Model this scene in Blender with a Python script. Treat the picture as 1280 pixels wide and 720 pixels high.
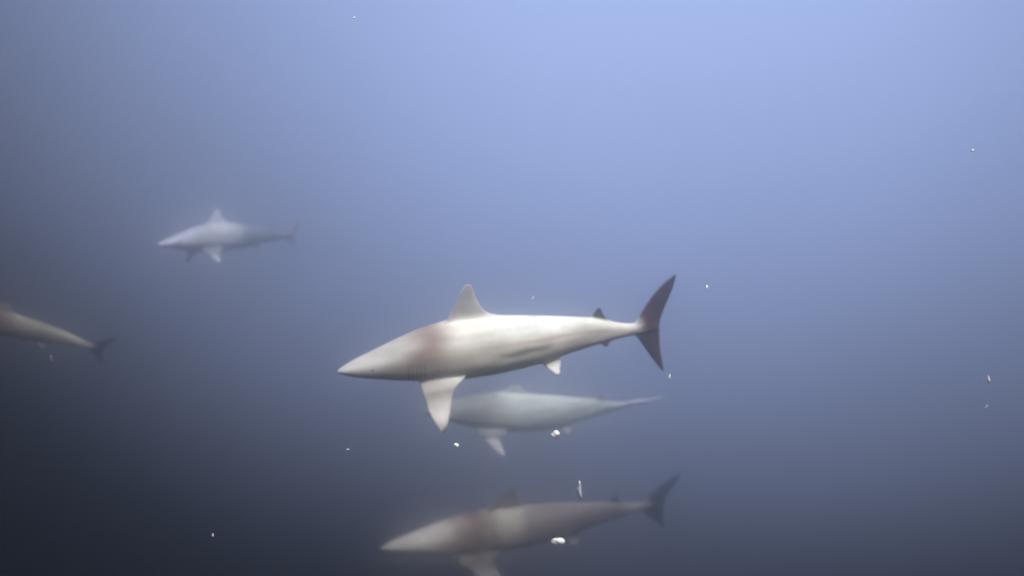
import bpy, bmesh, math, random
import numpy as np
from mathutils import Vector, Matrix

for o in list(bpy.data.objects):
    bpy.data.objects.remove(o, do_unlink=True)
S = bpy.context.scene
COL = S.collection
R = math.radians

# ------------------------------------------------------------------ camera
PITCH = -14.0
HFOV = 50.0
cam_d = bpy.data.cameras.new('camera')
cam_d.lens = 18.0 / math.tan(R(HFOV / 2)); cam_d.sensor_width = 36.0
cam_d.clip_start = 0.05; cam_d.clip_end = 500
cam = bpy.data.objects.new('camera', cam_d); COL.objects.link(cam)
cam.location = (0, 0, 0); cam.rotation_euler = (R(90 + PITCH), 0, 0)
cam_d.dof.use_dof = True
cam_d.dof.focus_distance = 2.9
cam_d.dof.aperture_fstop = 2.2
S.camera = cam

# ------------------------------------------------------------------ sky light from above the surface
SUN_EL, SUN_AZ = 67.0, 150.0        # azimuth clockwise from +Y (view direction): behind the camera, to the right
w = bpy.data.worlds.new('World'); S.world = w; w.use_nodes = True
nt = w.node_tree; nt.nodes.clear()
out = nt.nodes.new('ShaderNodeOutputWorld'); bg = nt.nodes.new('ShaderNodeBackground')
sky = nt.nodes.new('ShaderNodeTexSky'); sky.sky_type = 'NISHITA'; sky.sun_disc = False
sky.sun_elevation = R(SUN_EL); sky.sun_rotation = R(SUN_AZ)
nt.links.new(sky.outputs[0], bg.inputs[0]); bg.inputs[1].default_value = 0.05
nt.links.new(bg.outputs[0], out.inputs[0])

sd = bpy.data.lights.new('sun', 'SUN'); sd.energy = 4.6; sd.angle = R(12); sd.color = (1.0, 0.965, 0.91)
sun = bpy.data.objects.new('sun', sd); COL.objects.link(sun)
d_sun = Vector((math.sin(R(SUN_AZ)) * math.cos(R(SUN_EL)), math.cos(R(SUN_AZ)) * math.cos(R(SUN_EL)), math.sin(R(SUN_EL))))
sun.rotation_euler = d_sun.to_track_quat('Z', 'Y').to_euler()

S.view_settings.view_transform = 'Standard'; S.view_settings.look = 'None'
S.view_settings.exposure = 0.55; S.view_settings.gamma = 1
S.view_settings.use_curve_mapping = False
S.render.engine = 'CYCLES'
S.cycles.volume_bounces = 3
S.cycles.max_bounces = 8

def at(px, py, depth):
    """world point at a depth (metres along the view axis) for a pixel of the 1280x720 photograph"""
    f = 640 / math.tan(R(HFOV / 2))
    v = Vector(((px - 640) / f * depth, -(py - 360) / f * depth, -depth))
    return Matrix.Rotation(R(90 + PITCH), 3, 'X') @ v

def lin(r, g, b):
    return tuple(((c / 255) / 12.92 if c / 255 <= .04045 else ((c / 255 + .055) / 1.055) ** 2.4) for c in (r, g, b))

# ------------------------------------------------------------------ open-water backdrop all round, scattered daylight painted in as emission
def water_material():
    m = bpy.data.materials.new('water_backdrop_glow'); m.use_nodes = True
    n = m.node_tree; n.nodes.clear(); L = n.links.new
    o = n.nodes.new('ShaderNodeOutputMaterial'); e = n.nodes.new('ShaderNodeEmission')
    tc = n.nodes.new('ShaderNodeTexCoord')
    nr = n.nodes.new('ShaderNodeVectorMath'); nr.operation = 'NORMALIZE'
    L(tc.outputs['Object'], nr.inputs[0])
    # painted glow, brightest high and a little to the right
    c = at(*GLOW, 1.0).normalized()
    sub = n.nodes.new('ShaderNodeVectorMath'); sub.operation = 'MULTIPLY'; sub.inputs[1].default_value = (1, 1, 1.12)
    L(nr.outputs[0], sub.inputs[0]); c.z *= 1.12
    ds = n.nodes.new('ShaderNodeVectorMath'); ds.operation = 'DISTANCE'
    L(sub.outputs[0], ds.inputs[0]); ds.inputs[1].default_value = c
    # slow random unevenness in the painted glow
    nz = n.nodes.new('ShaderNodeTexNoise'); nz.inputs['Scale'].default_value = 5.5; nz.inputs['Detail'].default_value = 5; nz.inputs['Roughness'].default_value = .65
    L(nr.outputs[0], nz.inputs['Vector'])
    ma = n.nodes.new('ShaderNodeMath'); ma.operation = 'MULTIPLY_ADD'
    L(nz.outputs[0], ma.inputs[0]); ma.inputs[1].default_value = 0.10; L(ds.outputs['Value'], ma.inputs[2])
    rp = n.nodes.new('ShaderNodeValToRGB'); rp.color_ramp.interpolation = 'B_SPLINE'
    els = rp.color_ramp.elements
    while len(els) > 1: els.remove(els[-1])
    for i, (p, col) in enumerate(RAMP):
        el = els[0] if i == 0 else els.new(p)
        el.position = p; el.color = (*lin(*col), 1)
    L(ma.outputs[0], rp.inputs[0])
    L(rp.outputs[0], e.inputs[0]); e.inputs[1].default_value = WATER_GLOW
    L(e.outputs[0], o.inputs[0])
    m.cycles.emission_sampling = 'NONE'
    return m

GLOW = (865, -300)
WATER_GLOW = 1.0
RAMP = [(0.0, (184, 200, 236)), (0.30, (174, 189, 224)), (0.46, (151, 165, 200)), (0.60, (125, 133, 158)),
        (0.73, (90, 94, 108)), (0.815, (44, 45, 50)), (0.87, (0, 0, 0)), (0.95, (0, 0, 0))]

bm = bmesh.new()
NU, NV = 72, 30
rows = []
for j in range(1, NV + 1):
    el = -90 + (90 + 42) * j / NV
    rows.append([bm.verts.new((60 * math.cos(R(el)) * math.cos(2 * math.pi * i / NU),
                               60 * math.cos(R(el)) * math.sin(2 * math.pi * i / NU), 60 * math.sin(R(el)))) for i in range(NU)])
bot = bm.verts.new((0, 0, -60))
for i in range(NU):
    bm.faces.new((bot, rows[0][(i + 1) % NU], rows[0][i]))
for a, b in zip(rows, rows[1:]):
    for i in range(NU):
        bm.faces.new((a[i], a[(i + 1) % NU], b[(i + 1) % NU], b[i]))
me = bpy.data.meshes.new('water'); bm.to_mesh(me); bm.free()
for p in me.polygons: p.use_smooth = True
water = bpy.data.objects.new('water', me); COL.objects.link(water)
me.materials.append(water_material()); water['kind'] = 'structure'

# ------------------------------------------------------------------ haze of the water itself
HAZE = 0.12
bm = bmesh.new(); bmesh.ops.create_cube(bm, size=1)
for v in bm.verts:
    v.co = Vector((v.co.x * 44, v.co.y * 24 + 9, (v.co.z - .5) * 16 + 2.2))
me = bpy.data.meshes.new('haze'); bm.to_mesh(me); bm.free()
haze = bpy.data.objects.new('haze', me); COL.objects.link(haze); haze['kind'] = 'stuff'
m = bpy.data.materials.new('haze'); m.use_nodes = True; n = m.node_tree; n.nodes.clear()
o = n.nodes.new('ShaderNodeOutputMaterial'); pv = n.nodes.new('ShaderNodeVolumePrincipled')
pv.inputs['Density'].default_value = HAZE
pv.inputs['Color'].default_value = (0.86, 0.90, 0.97, 1)
pv.inputs['Anisotropy'].default_value = 0.975
n.links.new(pv.outputs[0], o.inputs['Volume']); me.materials.append(m)

# ------------------------------------------------------------------ sharks
# the straight shark, one unit long: snout at x=0, tail to x=1, z up, y to its sides
ST = np.array([  # x, top, bottom, half width
    (0.000, 0.004, -0.004, 0.004), (0.012, 0.012, -0.009, 0.014), (0.045, 0.025, -0.020, 0.030),
    (0.100, 0.043, -0.032, 0.047), (0.160, 0.064, -0.045, 0.060), (0.230, 0.089, -0.058, 0.070),
    (0.300, 0.104, -0.067, 0.076), (0.370, 0.111, -0.072, 0.078), (0.440, 0.108, -0.072, 0.075),
    (0.520, 0.097, -0.067, 0.068), (0.600, 0.087, -0.057, 0.057), (0.680, 0.074, -0.040, 0.042),
    (0.760, 0.060, -0.028, 0.030), (0.820, 0.038, -0.021, 0.021), (0.870, 0.023, -0.017, 0.016),
    (0.915, 0.019, -0.017, 0.012), (0.950, 0.024, -0.022, 0.009), (0.968, 0.018, -0.018, 0.006)])

def smooth_table(x, k):
    return np.interp(x, ST[:, 0], ST[:, k])

def body_bm(bm):
    xs = np.concatenate([np.linspace(0, .05, 8)[:-1], np.linspace(.05, .968, 80)])
    def cr(k):
        y = smooth_table(xs, k)
        for _ in range(3):
            y[1:-1] = .25 * y[:-2] + .5 * y[1:-1] + .25 * y[2:]
        return y
    top, bo, hw = cr(1), cr(2), cr(3)
    N = 40; rings = []
    for x, t, b, h in zip(xs, top, bo, hw):
        ring = []
        for i in range(N):
            a = 2 * math.pi * i / N; c, s = math.cos(a), math.sin(a)
            yy = h * math.copysign(abs(c) ** .92, c)
            zz = (t if s > 0 else -b) * math.copysign(abs(s) ** 1.0, s)
            ring.append(bm.verts.new((x, yy, zz)))
        rings.append(ring)
    for a, b in zip(rings, rings[1:]):
        for i in range(N):
            bm.faces.new((a[i], a[(i + 1) % N], b[(i + 1) % N], b[i]))
    bm.faces.new(rings[0][::-1]); bm.faces.new(rings[-1])

def fin_bm(bm, le, te, origin, u, v, th=0.016, tipth=0.008):
    """le / te: lists of (chord, span) from root to tip; u chord direction, v span direction"""
    u = Vector(u).normalized(); v = Vector(v).normalized(); nrm = u.cross(v).normalized(); O = Vector(origin)
    NS, NC = 22, 9
    le = np.array(le, float); te = np.array(te, float)
    tl = np.linspace(0, 1, len(le)); tt = np.linspace(0, 1, len(te))
    def sm(t, tk, P, k):
        # quadratic-ish smoothing by sampling a smoothed polyline
        f = np.linspace(0, 1, 41); y = np.interp(f, tk, P[:, k])
        for _ in range(10): y[1:-1] = .25 * y[:-2] + .5 * y[1:-1] + .25 * y[2:]
        return float(np.interp(t, f, y))
    secs = []
    for j in range(NS + 1):
        t = j / NS
        A = (sm(t, tl, le, 0), sm(t, tl, le, 1)); B = (sm(t, tt, te, 0), sm(t, tt, te, 1))
        h = th * (1 - t) + tipth * t
        sec = []
        for i in range(NC + 1):
            c = i / NC; p = O + u * (A[0] + (B[0] - A[0]) * c) + v * (A[1] + (B[1] - A[1]) * c)
            k = h * .5 * (0.35 + 0.65 * math.sin(math.pi * min(1, c * 1.0 + .12)) if c < .9 else 0.35)
            sec.append((p, k))
        ring = [bm.verts.new(p + nrm * k) for p, k in sec] + [bm.verts.new(p - nrm * k) for p, k in sec[::-1]]
        secs.append(ring)
    M = len(secs[0])
    for a, b in zip(secs, secs[1:]):
        for i in range(M):
            bm.faces.new((a[i], a[(i + 1) % M], b[(i + 1) % M], b[i]))
    bm.faces.new(secs[0][::-1]); bm.faces.new(secs[-1])

PEC_V = (0.03, 0.62, -0.78)     # near pectoral: outwards and down
def straight_shark():
    bm = bmesh.new()
    body_bm(bm)
    # first dorsal
    fin_bm(bm, [(0, -.03), (.035, .018), (.058, .055), (.074, .095), (.090, .120)],
           [(.240, -.02), (.190, .008), (.146, .024), (.122, .066), (.108, .118)], (.292, 0, .098), (1, 0, 0), (0, 0, 1), .022, .008)
    # second dorsal
    fin_bm(bm, [(0, -.015), (.007, .010), (.014, .026), (.022, .038)], [(.100, -.016), (.074, -.002), (.048, .014), (.032, .040)],
           (.750, 0, .055), (1, 0, -.18), (.1, 0, 1), .012, .007)
    # anal fin
    fin_bm(bm, [(0, .015), (.016, -.005), (.03, -.016)], [(.06, .01), (.048, -.004), (.036, -.017)],
           (.772, 0, -.03), (1, 0, .15), (.0, 0, 1), .012, .007)
    # caudal, upper and lower lobe
    fin_bm(bm, [(-.055, -.01), (-.024, .034), (.012, .092), (.052, .136), (.094, .162)],
           [(.050, -.02), (.048, .012), (.064, .058), (.088, .112), (.100, .160)], (.93, 0, 0), (1, 0, 0), (0, 0, 1), .014, .007)
    fin_bm(bm, [(-.055, -.01), (-.020, .034), (.020, .098), (.062, .158)],
           [(.050, -.02), (.048, .016), (.054, .080), (.070, .159)], (.93, 0, 0), (1, 0, 0), (0, 0, -1), .014, .007)
    # pectorals and pelvics on both sides
    for s in (1, -1):
        V = (PEC_V[0], PEC_V[1] * s, PEC_V[2])
        fin_bm(bm, [(0, -.03), (-.002, .03), (.004, .08), (.010, .12), (.027, .160), (.034, .168)],
               [(.125, -.03), (.138, .018), (.088, .048), (.070, .105), (.054, .148), (.038, .170)],
               (.228, .045 * s, -.036), (1, .10 * s, .10), V, .022, .008)
        fin_bm(bm, [(0, -.02), (.010, .014), (.034, .050)], [(.07, -.015), (.066, .014), (.050, .052)],
               (.580, .026 * s, -.040), (1, .12 * s, 0), (.15, .62 * s, -.78), .013, .007)
    me = bpy.data.meshes.new('shark_base'); bmesh.ops.recalc_face_normals(bm, faces=bm.faces)
    bm.to_mesh(me); bm.free()
    ob = bpy.data.objects.new('shark_base', me); COL.objects.link(ob)
    md = ob.modifiers.new('r', 'REMESH'); md.mode = 'VOXEL'; md.voxel_size = .0034; md.use_smooth_shade = True
    sm = ob.modifiers.new('s', 'SMOOTH'); sm.factor = .5; sm.iterations = 3
    dg = bpy.context.evaluated_depsgraph_get(); dg.update()
    res = bpy.data.meshes.new_from_object(ob.evaluated_get(dg))
    bpy.data.objects.remove(ob, do_unlink=True)
    return res

BASE = straight_shark()
NVT = len(BASE.vertices)
P0 = np.empty(NVT * 3); BASE.vertices.foreach_get('co', P0); P0 = P0.reshape(-1, 3)

def sstep(a, b, x):
    t = np.clip((x - a) / (b - a), 0, 1); return t * t * (3 - 2 * t)

def pigment_and_light(P, k):
    """countershading and fin markings of a whaler shark, plus light and haze painted in; k: palette dict"""
    x, y, z = P[:, 0], P[:, 1], P[:, 2]
    back, flank, belly = map(np.array, (k['back'], k['flank'], k['belly']))
    top = smooth_table(np.clip(x, 0, .968), 1); bo = smooth_table(np.clip(x, 0, .968), 2)
    rel = (z - bo) / np.maximum(top - bo, .004)                 # 0 belly .. 1 back
    wob = .05 * np.sin(x * 21) + .03 * np.sin(x * 47 + 1)
    m1 = sstep(.22, .40, rel + wob)[:, None]; m2 = sstep(.50, .85, rel + wob * .6)[:, None]
    c = belly * (1 - m1) + flank * m1
    c = c * (1 - m2) + back * m2
    def mixin(mask, col):
        nonlocal c
        mask = mask[:, None]; c = c * (1 - mask) + np.array(col) * mask
    # dusky stripe low on the flank, shoulder patch
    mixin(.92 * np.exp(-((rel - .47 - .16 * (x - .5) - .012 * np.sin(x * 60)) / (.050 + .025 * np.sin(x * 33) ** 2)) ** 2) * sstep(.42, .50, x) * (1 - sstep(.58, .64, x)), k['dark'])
    mixin(.5 * np.exp(-((rel - .64 - .01 * np.sin(x * 40)) / .035) ** 2) * sstep(.38, .50, x) * (1 - sstep(.78, .86, x)), k['rust'])
    mixin(.45 * sstep(.30, .24, rel) * sstep(.35, .5, x), k['flank'])  # rear underside toned down: belly shade painted into the colour
    mixin(.6 * sstep(.5, .3, rel) * sstep(.56, .74, x) * (1 - sstep(.84, .92, x)), k['rust'])
    mixin(.8 * np.exp(-((x - .245 - .03 * np.sin(rel * 9)) / .05) ** 2) * sstep(.42, .55, rel), k['rust'])
    # five gill slits
    for g in range(5):
        gx = .195 + g * .0115
        mixin(.95 * np.exp(-((x - gx - .02 * (z + .01)) / .0022) ** 2) * (np.abs(z + .004) < .026) * (np.abs(y) > .03), k['dark'])
    # mouth line under the snout
    mixin(.9 * np.exp(-((z - bo - .014 - .1 * np.maximum(x - .1, 0)) / .003) ** 2) * ((x > .07) & (x < .115)), k['dark'])
    xm = np.stack([np.interp(x, [q[0] for q in k['along']], [q[1][i] for q in k['along']]) for i in range(3)], 1)  # lengthwise multipliers: colour patches, plus painted light and haze
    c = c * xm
    # first dorsal
    fd = sstep(.004, .02, z - top) * (x > .30) * (x < .53)
    mixin(fd * .85, k['dorsal'])
    mixin(fd * sstep(.205, .225, z) * .3, k['dark'])
    # second dorsal and anal fin
    mixin(sstep(.002, .008, z - top) * (x > .745) * (x < .86), k['black'])
    mixin(sstep(.006, .014, bo - z) * (x > .76) * (x < .86), k['dark'])
    # peduncle paler, caudal dusky
    mixin(.6 * np.exp(-((x - .89) / .035) ** 2) * sstep(.45, .7, rel) * (np.abs(z) < .05), k['belly'])
    mixin(sstep(.895, .945, x + .40 * np.abs(z) + .006 * np.sin(z * 160)), k['caudal'])
    # pectorals: pale with dusky tips
    off = np.maximum(np.abs(y) - .075, 0) + np.maximum(-.062 - z, 0)
    pec = ((x > .22) & (x < .46)) * sstep(.0, .02, off) * (z < -.02)
    mixin(pec * .9, k['pec'])
    mixin(pec * .85 * (1 - sstep(.02, .085, off)), np.array(k['flank']) * .55)
    mixin(pec * sstep(.315, .335, x + .3 * off) * (1 - sstep(.03, .075, off)), k['pelvic'])
    mixin(pec * sstep(-.142, -.158, z) * sstep(.262, .272, x), k['black'])
    # pelvics whitish
    pv_ = ((x > .59) & (x < .70)) * sstep(.006, .016, bo * .82 - z)
    mixin(pv_, k['pelvic'])
    return np.clip(c, 0.005, 0.95)

def vary(P, girth=1, dorsal=1, pec=1, sweep=0, twist=0, caudal=1, lower=1):
    """individual build: girth of the trunk, size of the fins, how the pectorals are swept, twist of the tail"""
    Q = P.copy(); x, y, z = P.T
    top = smooth_table(np.clip(x, 0, .968), 1)
    root = np.stack([np.full_like(x, .29), .07 * np.sign(y), np.full_like(x, -.06)], 1)
    span = np.maximum(np.abs(y) - .07, 0) + np.maximum(-.06 - z, 0)
    w_ = sstep(.008, .04, span) * ((x > .2) & (x < .47) & (z < -.02))
    N = root + (P - root) * pec; N[:, 0] += sweep * span / .2
    Q = Q * (1 - w_[:, None]) + N * w_[:, None]
    d = (z > top) & (x > .28) & (x < .54)
    Q[d, 2] = top[d] + (z[d] - top[d]) * dorsal
    cm = sstep(.90, .93, x); Q[:, 2] *= 1 + (np.where(z < 0, caudal * lower, caudal) - 1) * cm
    tm = 1 - sstep(.88, .93, x)
    g = 1 + (girth - 1) * tm
    Q[:, 1] *= g; Q[:, 2] *= g
    a = R(twist) * sstep(.72, .96, x)
    yy = Q[:, 1] * np.cos(a) - Q[:, 2] * np.sin(a); zz = Q[:, 1] * np.sin(a) + Q[:, 2] * np.cos(a)
    Q[:, 1], Q[:, 2] = yy, zz
    return Q

def bend(P, side, sag, sway):
    """curve the spine: side = tail swing (y) , sag = vertical arch, sway = small s-curve"""
    Q = P.copy(); x = P[:, 0]
    t = np.clip((x - .35) / .65, 0, None)
    dy = side * t ** 2 + sway * np.sin(np.pi * np.clip(x, 0, 1) * 1.6); dz = sag * t ** 2
    sy = (side * 2 * t / .65); sz = sag * 2 * t / .65
    # keep sections square to the curved axis (first order)
    Q[:, 1] = P[:, 1] + dy; Q[:, 2] = P[:, 2] + dz
    Q[:, 0] = P[:, 0] - sy * P[:, 1] - sz * P[:, 2]
    return Q

def skin_material(name, rough=.55):
    m = bpy.data.materials.new(name); m.use_nodes = True; n = m.node_tree; L = n.links.new
    b = n.nodes['Principled BSDF']; b.inputs['Roughness'].default_value = rough
    b.inputs['Specular IOR Level'].default_value = .25
    a = n.nodes.new('ShaderNodeVertexColor'); a.layer_name = 'pigment_and_light'
    tc = n.nodes.new('ShaderNodeTexCoord')
    nz = n.nodes.new('ShaderNodeTexNoise'); nz.inputs['Scale'].default_value = 9; nz.inputs['Detail'].default_value = 6
    L(tc.outputs['Object'], nz.inputs['Vector'])
    mp = n.nodes.new('ShaderNodeMapping'); mp.inputs['Scale'].default_value = (2.2, 14, 14); L(tc.outputs['Object'], mp.inputs[0])
    n2 = n.nodes.new('ShaderNodeTexNoise'); n2.inputs['Scale'].default_value = 1.6; n2.inputs['Detail'].default_value = 5
    L(mp.outputs[0], n2.inputs['Vector'])
    av = n.nodes.new('ShaderNodeMix'); av.data_type = 'FLOAT'; av.inputs[0].default_value = .6
    L(nz.outputs[0], av.inputs[2]); L(n2.outputs[0], av.inputs[3])
    mr = n.nodes.new('ShaderNodeMapRange'); mr.inputs['From Min'].default_value = .36; mr.inputs['From Max'].default_value = .64
    mr.inputs['To Min'].default_value = .70; mr.inputs['To Max'].default_value = 1.16
    L(av.outputs[0], mr.inputs[0])
    hs = n.nodes.new('ShaderNodeHueSaturation'); L(a.outputs[0], hs.inputs['Color']); L(mr.outputs[0], hs.inputs['Value'])
    L(hs.outputs[0], b.inputs['Base Color'])
    return m
SKIN = skin_material('shark_skin')
em = bpy.data.materials.new('eye_dark'); em.use_nodes = True
em.node_tree.nodes['Principled BSDF'].inputs['Base Color'].default_value = (.01, .01, .012, 1)
em.node_tree.nodes['Principled BSDF'].inputs['Roughness'].default_value = .15

def shark(label, snout, tail, roll, k, side=0, sag=0, sway=0, **build):
    """snout / tail are world points of the two ends of the axis"""
    ax = tail - snout; Ln = ax.length; X = ax.normalized()
    upv = Vector((0, 0, 1))
    Y = upv.cross(X).normalized(); Z = X.cross(Y).normalized()
    rot = Matrix.Rotation(R(roll), 3, X)
    Y = rot @ Y; Z = rot @ Z
    M = Matrix((X, Y, Z)).transposed().to_4x4(); M.translation = snout
    me = BASE.copy(); me.name = 'shark'
    Q = bend(vary(P0, **build), side, sag, sway) * Ln
    me.vertices.foreach_set('co', Q.ravel()); me.update()
    for a in list(me.color_attributes): me.color_attributes.remove(a)
    ca = me.color_attributes.new('pigment_and_light', 'FLOAT_COLOR', 'POINT')
    c = np.ones((NVT, 4)); c[:, :3] = pigment_and_light(P0, k)
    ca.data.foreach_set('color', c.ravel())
    me.materials.clear(); me.materials.append(SKIN)
    me.polygons.foreach_set('use_smooth', [True] * len(me.polygons))
    ob = bpy.data.objects.new('shark', me); COL.objects.link(ob); ob.matrix_world = M
    ob['label'] = label; ob['category'] = 'shark'; ob['group'] = 'sharks gliding to the left'
    for s in (1, -1):
        b2 = bmesh.new(); bmesh.ops.create_uvsphere(b2, u_segments=14, v_segments=8, radius=.0065 * Ln)
        q = bend(vary(np.array([[.098, s * .0415, .008]]), **build), side, sag, sway)[0] * Ln
        for v in b2.verts: v.co = Vector((v.co.x * 1.1, v.co.y * .55, v.co.z)) + Vector(q)
        em_ = bpy.data.meshes.new('eye'); b2.to_mesh(em_); b2.free(); em_.materials.append(em)
        for p in em_.polygons: p.use_smooth = True
        e = bpy.data.objects.new('eye', em_); COL.objects.link(e); e.parent = ob
    return ob

pal = dict(back=(.62, .58, .53), flank=(.56, .52, .47), belly=(.74, .73, .70), dark=(.13, .11, .09), rust=(.36, .27, .24),
           dorsal=(.36, .34, .33), black=(.015, .015, .02), caudal=(.11, .06, .05), pec=(.66, .62, .60), pelvic=(.92, .92, .92),
           along=[(0, (1, 1, 1)), (1, (1, 1, 1))])
def P_(**kw):
    d = dict(pal); d.update(kw); return d

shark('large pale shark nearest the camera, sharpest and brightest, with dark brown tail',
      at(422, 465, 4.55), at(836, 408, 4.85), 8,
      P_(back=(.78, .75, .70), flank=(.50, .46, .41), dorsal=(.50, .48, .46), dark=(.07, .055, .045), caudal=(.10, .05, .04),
         along=[(0, (.86, .88, .96)), (.15, (.70, .70, .71)), (.27, (.70, .65, .63)), (.34, (1.15, 1.15, 1.12)), (.5, (1.36, 1.36, 1.32)), (.75, (1.3, 1.28, 1.22)), (.88, (1.3, 1.26, 1.26)), (1, (1, 1, 1))]),  # sunlit back brightened, head dimmed: light painted into the skin tones
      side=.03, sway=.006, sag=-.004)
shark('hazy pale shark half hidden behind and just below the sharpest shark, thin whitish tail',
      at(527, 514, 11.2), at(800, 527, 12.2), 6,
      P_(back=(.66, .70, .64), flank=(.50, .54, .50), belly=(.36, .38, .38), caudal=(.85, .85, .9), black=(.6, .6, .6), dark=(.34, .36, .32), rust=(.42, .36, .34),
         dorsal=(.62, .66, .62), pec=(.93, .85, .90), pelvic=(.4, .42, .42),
         along=[(0, (.34, .36, .38)), (.2, (.42, .40, .40)), (.33, (1.1, 1.1, 1.1)), (.5, (1.2, 1.2, 1.2)), (.7, (1, 1, 1)), (.82, (1.3, 1.25, 1.35)), (1, (1.4, 1.4, 1.45))]),  # head greyed, fin markings lightened: haze painted into the colour
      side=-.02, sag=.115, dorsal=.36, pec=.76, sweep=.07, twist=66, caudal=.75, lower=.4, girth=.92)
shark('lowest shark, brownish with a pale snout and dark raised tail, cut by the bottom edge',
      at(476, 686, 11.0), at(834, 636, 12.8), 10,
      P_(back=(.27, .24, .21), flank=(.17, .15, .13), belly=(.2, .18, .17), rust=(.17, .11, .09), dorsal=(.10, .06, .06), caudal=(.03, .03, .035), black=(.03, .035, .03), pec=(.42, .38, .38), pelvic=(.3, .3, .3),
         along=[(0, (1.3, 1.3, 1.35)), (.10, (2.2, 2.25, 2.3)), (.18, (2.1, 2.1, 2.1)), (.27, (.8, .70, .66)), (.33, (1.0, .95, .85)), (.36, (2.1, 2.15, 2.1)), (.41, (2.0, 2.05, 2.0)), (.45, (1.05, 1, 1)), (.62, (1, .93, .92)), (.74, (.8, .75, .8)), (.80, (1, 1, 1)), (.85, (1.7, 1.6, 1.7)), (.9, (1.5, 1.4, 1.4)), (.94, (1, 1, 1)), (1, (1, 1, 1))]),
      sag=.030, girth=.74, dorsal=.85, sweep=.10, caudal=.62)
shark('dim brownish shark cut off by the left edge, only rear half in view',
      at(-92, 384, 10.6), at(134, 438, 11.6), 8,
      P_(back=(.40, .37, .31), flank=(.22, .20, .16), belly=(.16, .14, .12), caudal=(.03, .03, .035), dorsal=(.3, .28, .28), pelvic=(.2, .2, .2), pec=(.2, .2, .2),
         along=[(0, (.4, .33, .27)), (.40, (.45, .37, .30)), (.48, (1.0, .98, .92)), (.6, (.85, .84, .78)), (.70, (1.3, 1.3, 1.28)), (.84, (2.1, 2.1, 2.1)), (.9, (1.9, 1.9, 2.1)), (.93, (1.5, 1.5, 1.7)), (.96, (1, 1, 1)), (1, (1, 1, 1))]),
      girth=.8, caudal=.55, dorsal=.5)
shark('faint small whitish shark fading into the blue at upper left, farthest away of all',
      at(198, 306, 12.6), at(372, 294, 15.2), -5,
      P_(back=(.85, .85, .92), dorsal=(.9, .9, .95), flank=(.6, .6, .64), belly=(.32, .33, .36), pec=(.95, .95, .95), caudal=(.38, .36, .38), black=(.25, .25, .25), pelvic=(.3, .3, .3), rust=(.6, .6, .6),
         along=[(0, (1, 1, 1.1)), (.3, (.95, .97, .97)), (.47, (1, 1, 1)), (.55, (.46, .48, .48)), (.72, (.34, .35, .37)), (.9, (.30, .31, .34)), (1, (.4, .4, .4))]),  # rear half toned towards the water: fading in haze painted on
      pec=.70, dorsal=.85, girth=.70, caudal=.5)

# ------------------------------------------------------------------ drifting specks and scraps
def white(name, col, rough=.5):
    m = bpy.data.materials.new(name); m.use_nodes = True
    n = m.node_tree; b = n.nodes['Principled BSDF']; b.inputs['Roughness'].default_value = rough
    b.inputs['Subsurface Weight'].default_value = .7; b.inputs['Subsurface Radius'].default_value = (.03, .03, .03); b.inputs['Subsurface Scale'].default_value = .5
    nz = n.nodes.new('ShaderNodeTexNoise'); nz.inputs['Scale'].default_value = 60
    rp = n.nodes.new('ShaderNodeValToRGB'); rp.color_ramp.elements[0].color = (*[c * .94 for c in col], 1); rp.color_ramp.elements[1].color = (*col, 1)
    n.links.new(nz.outputs[0], rp.inputs[0]); n.links.new(rp.outputs[0], b.inputs['Base Color'])
    return m
WH = white('pale_scrap', (.97, .97, .98)); GR = white('dull_scrap', (.5, .5, .53)); DK = white('grey_scrap', (.2, .2, .2)); LV = white('lilac_scrap', (.62, .62, .74))

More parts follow.
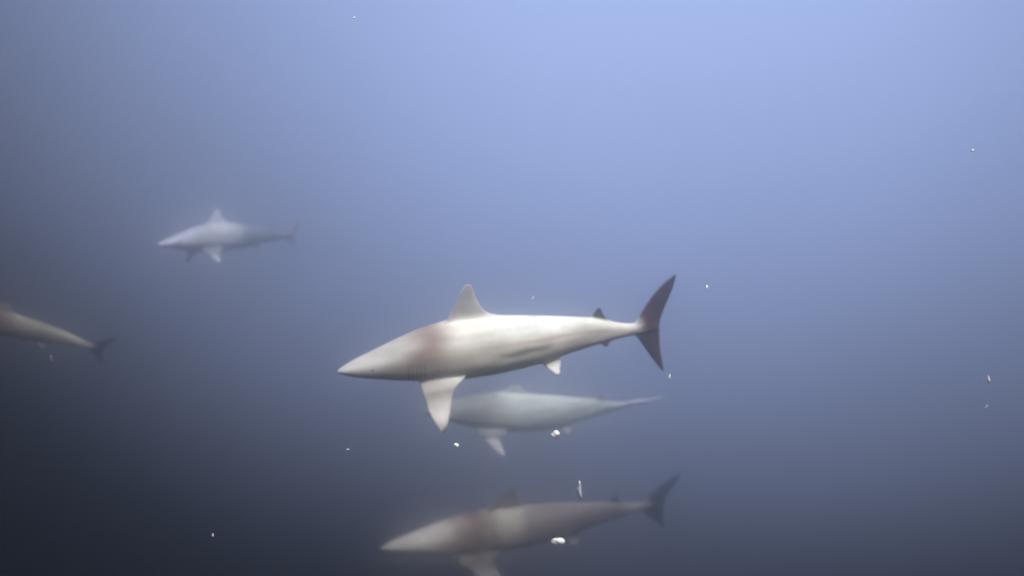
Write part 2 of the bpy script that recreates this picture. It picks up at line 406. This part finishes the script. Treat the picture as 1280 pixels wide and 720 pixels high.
def scrap(name, label, cat, group, px, py, depth, wpx, hpx, seed, mat=WH, tilt=0):
    rnd = random.Random(seed)
    f = 640 / math.tan(R(HFOV / 2)); k = depth / f
    b = bmesh.new(); bmesh.ops.create_icosphere(b, subdivisions=4, radius=.5)
    ph = [rnd.uniform(0, 6) for _ in range(3)]
    for v in b.verts:
        c = v.co.copy(); j = 1 + .22 * math.sin(7 * c.x + ph[0]) + .2 * math.sin(6 * c.z + ph[1] + 3 * c.x)
        v.co = Vector((c.x * wpx * k, c.y * min(wpx, hpx) * k, c.z * hpx * k)) * j
    me = bpy.data.meshes.new(name); b.to_mesh(me); b.free(); me.materials.append(mat)
    for p in me.polygons: p.use_smooth = True
    o = bpy.data.objects.new(name, me); COL.objects.link(o); o.location = at(px, py, depth)
    o.rotation_euler = (0, R(tilt), 0)
    o['label'] = label; o['category'] = cat; o['group'] = group
    return o
G1 = 'white scraps drifting by the sharks'; G2 = 'tiny specks drifting in the water'
scrap('drifting_scrap', 'bright white scrap below the belly of the hazy middle shark', 'scrap', G1, 694, 543, 3.2, 12, 8, 1, tilt=15)
scrap('drifting_scrap', 'bright white scrap at the belly of the lowest shark', 'scrap', G1, 697, 677, 3.3, 15, 9, 2, tilt=8)
scrap('drifting_scrap', 'upright pale sliver above the back of the lowest shark', 'scrap', G1, 724.5, 612, 3.6, 8, 20, 3, LV, tilt=-5)
sp = [
    ('tiny speck alone near the top edge, in the pale blue left of centre', 443, 22, 3, 3, 2.8, WH),
    ('tiny bright speck alone near the upper right edge', 1216, 188, 4.5, 3.5, 2.9, WH),
    ('tiny speck in open water to the right of the large shark tail', 884, 359, 4, 4, 2.9, WH),
    ('tiny speck just above the back of the large shark', 666, 373, 3.5, 4, 2.9, WH),
    ('tiny speck at the lower tip of the large shark tail', 837, 471, 4, 5, 2.9, WH),
    ('round bright speck below the pectoral fin of the large shark', 570, 557, 6, 6, 2.9, WH),
    ('bright upright speck near the right edge, the larger one', 1236, 474, 4.5, 9, 2.9, WH),
    ('dull faint speck near the right edge, below the bright upright one', 1233, 509, 3, 5, 3.0, GR),
    ('lone speck in the dark water at lower left', 266, 669, 3.2, 3.2, 3.0, WH),
    ('faint speck in plain water left of the hazy middle shark', 435, 562, 3.5, 2.5, 3.1, GR),
    ('dull upright speck under the body of the shark at the left edge', 64, 448, 3.0, 8, 3.4, DK),
]
for i, (lb, px, py, a, b_, d, mt) in enumerate(sp):
    scrap('drifting_speck', lb, 'speck', G2, px, py, d, a, b_, 10 + i, mt, tilt=20 if i % 2 else -10)
bpy.data.meshes.remove(BASE)
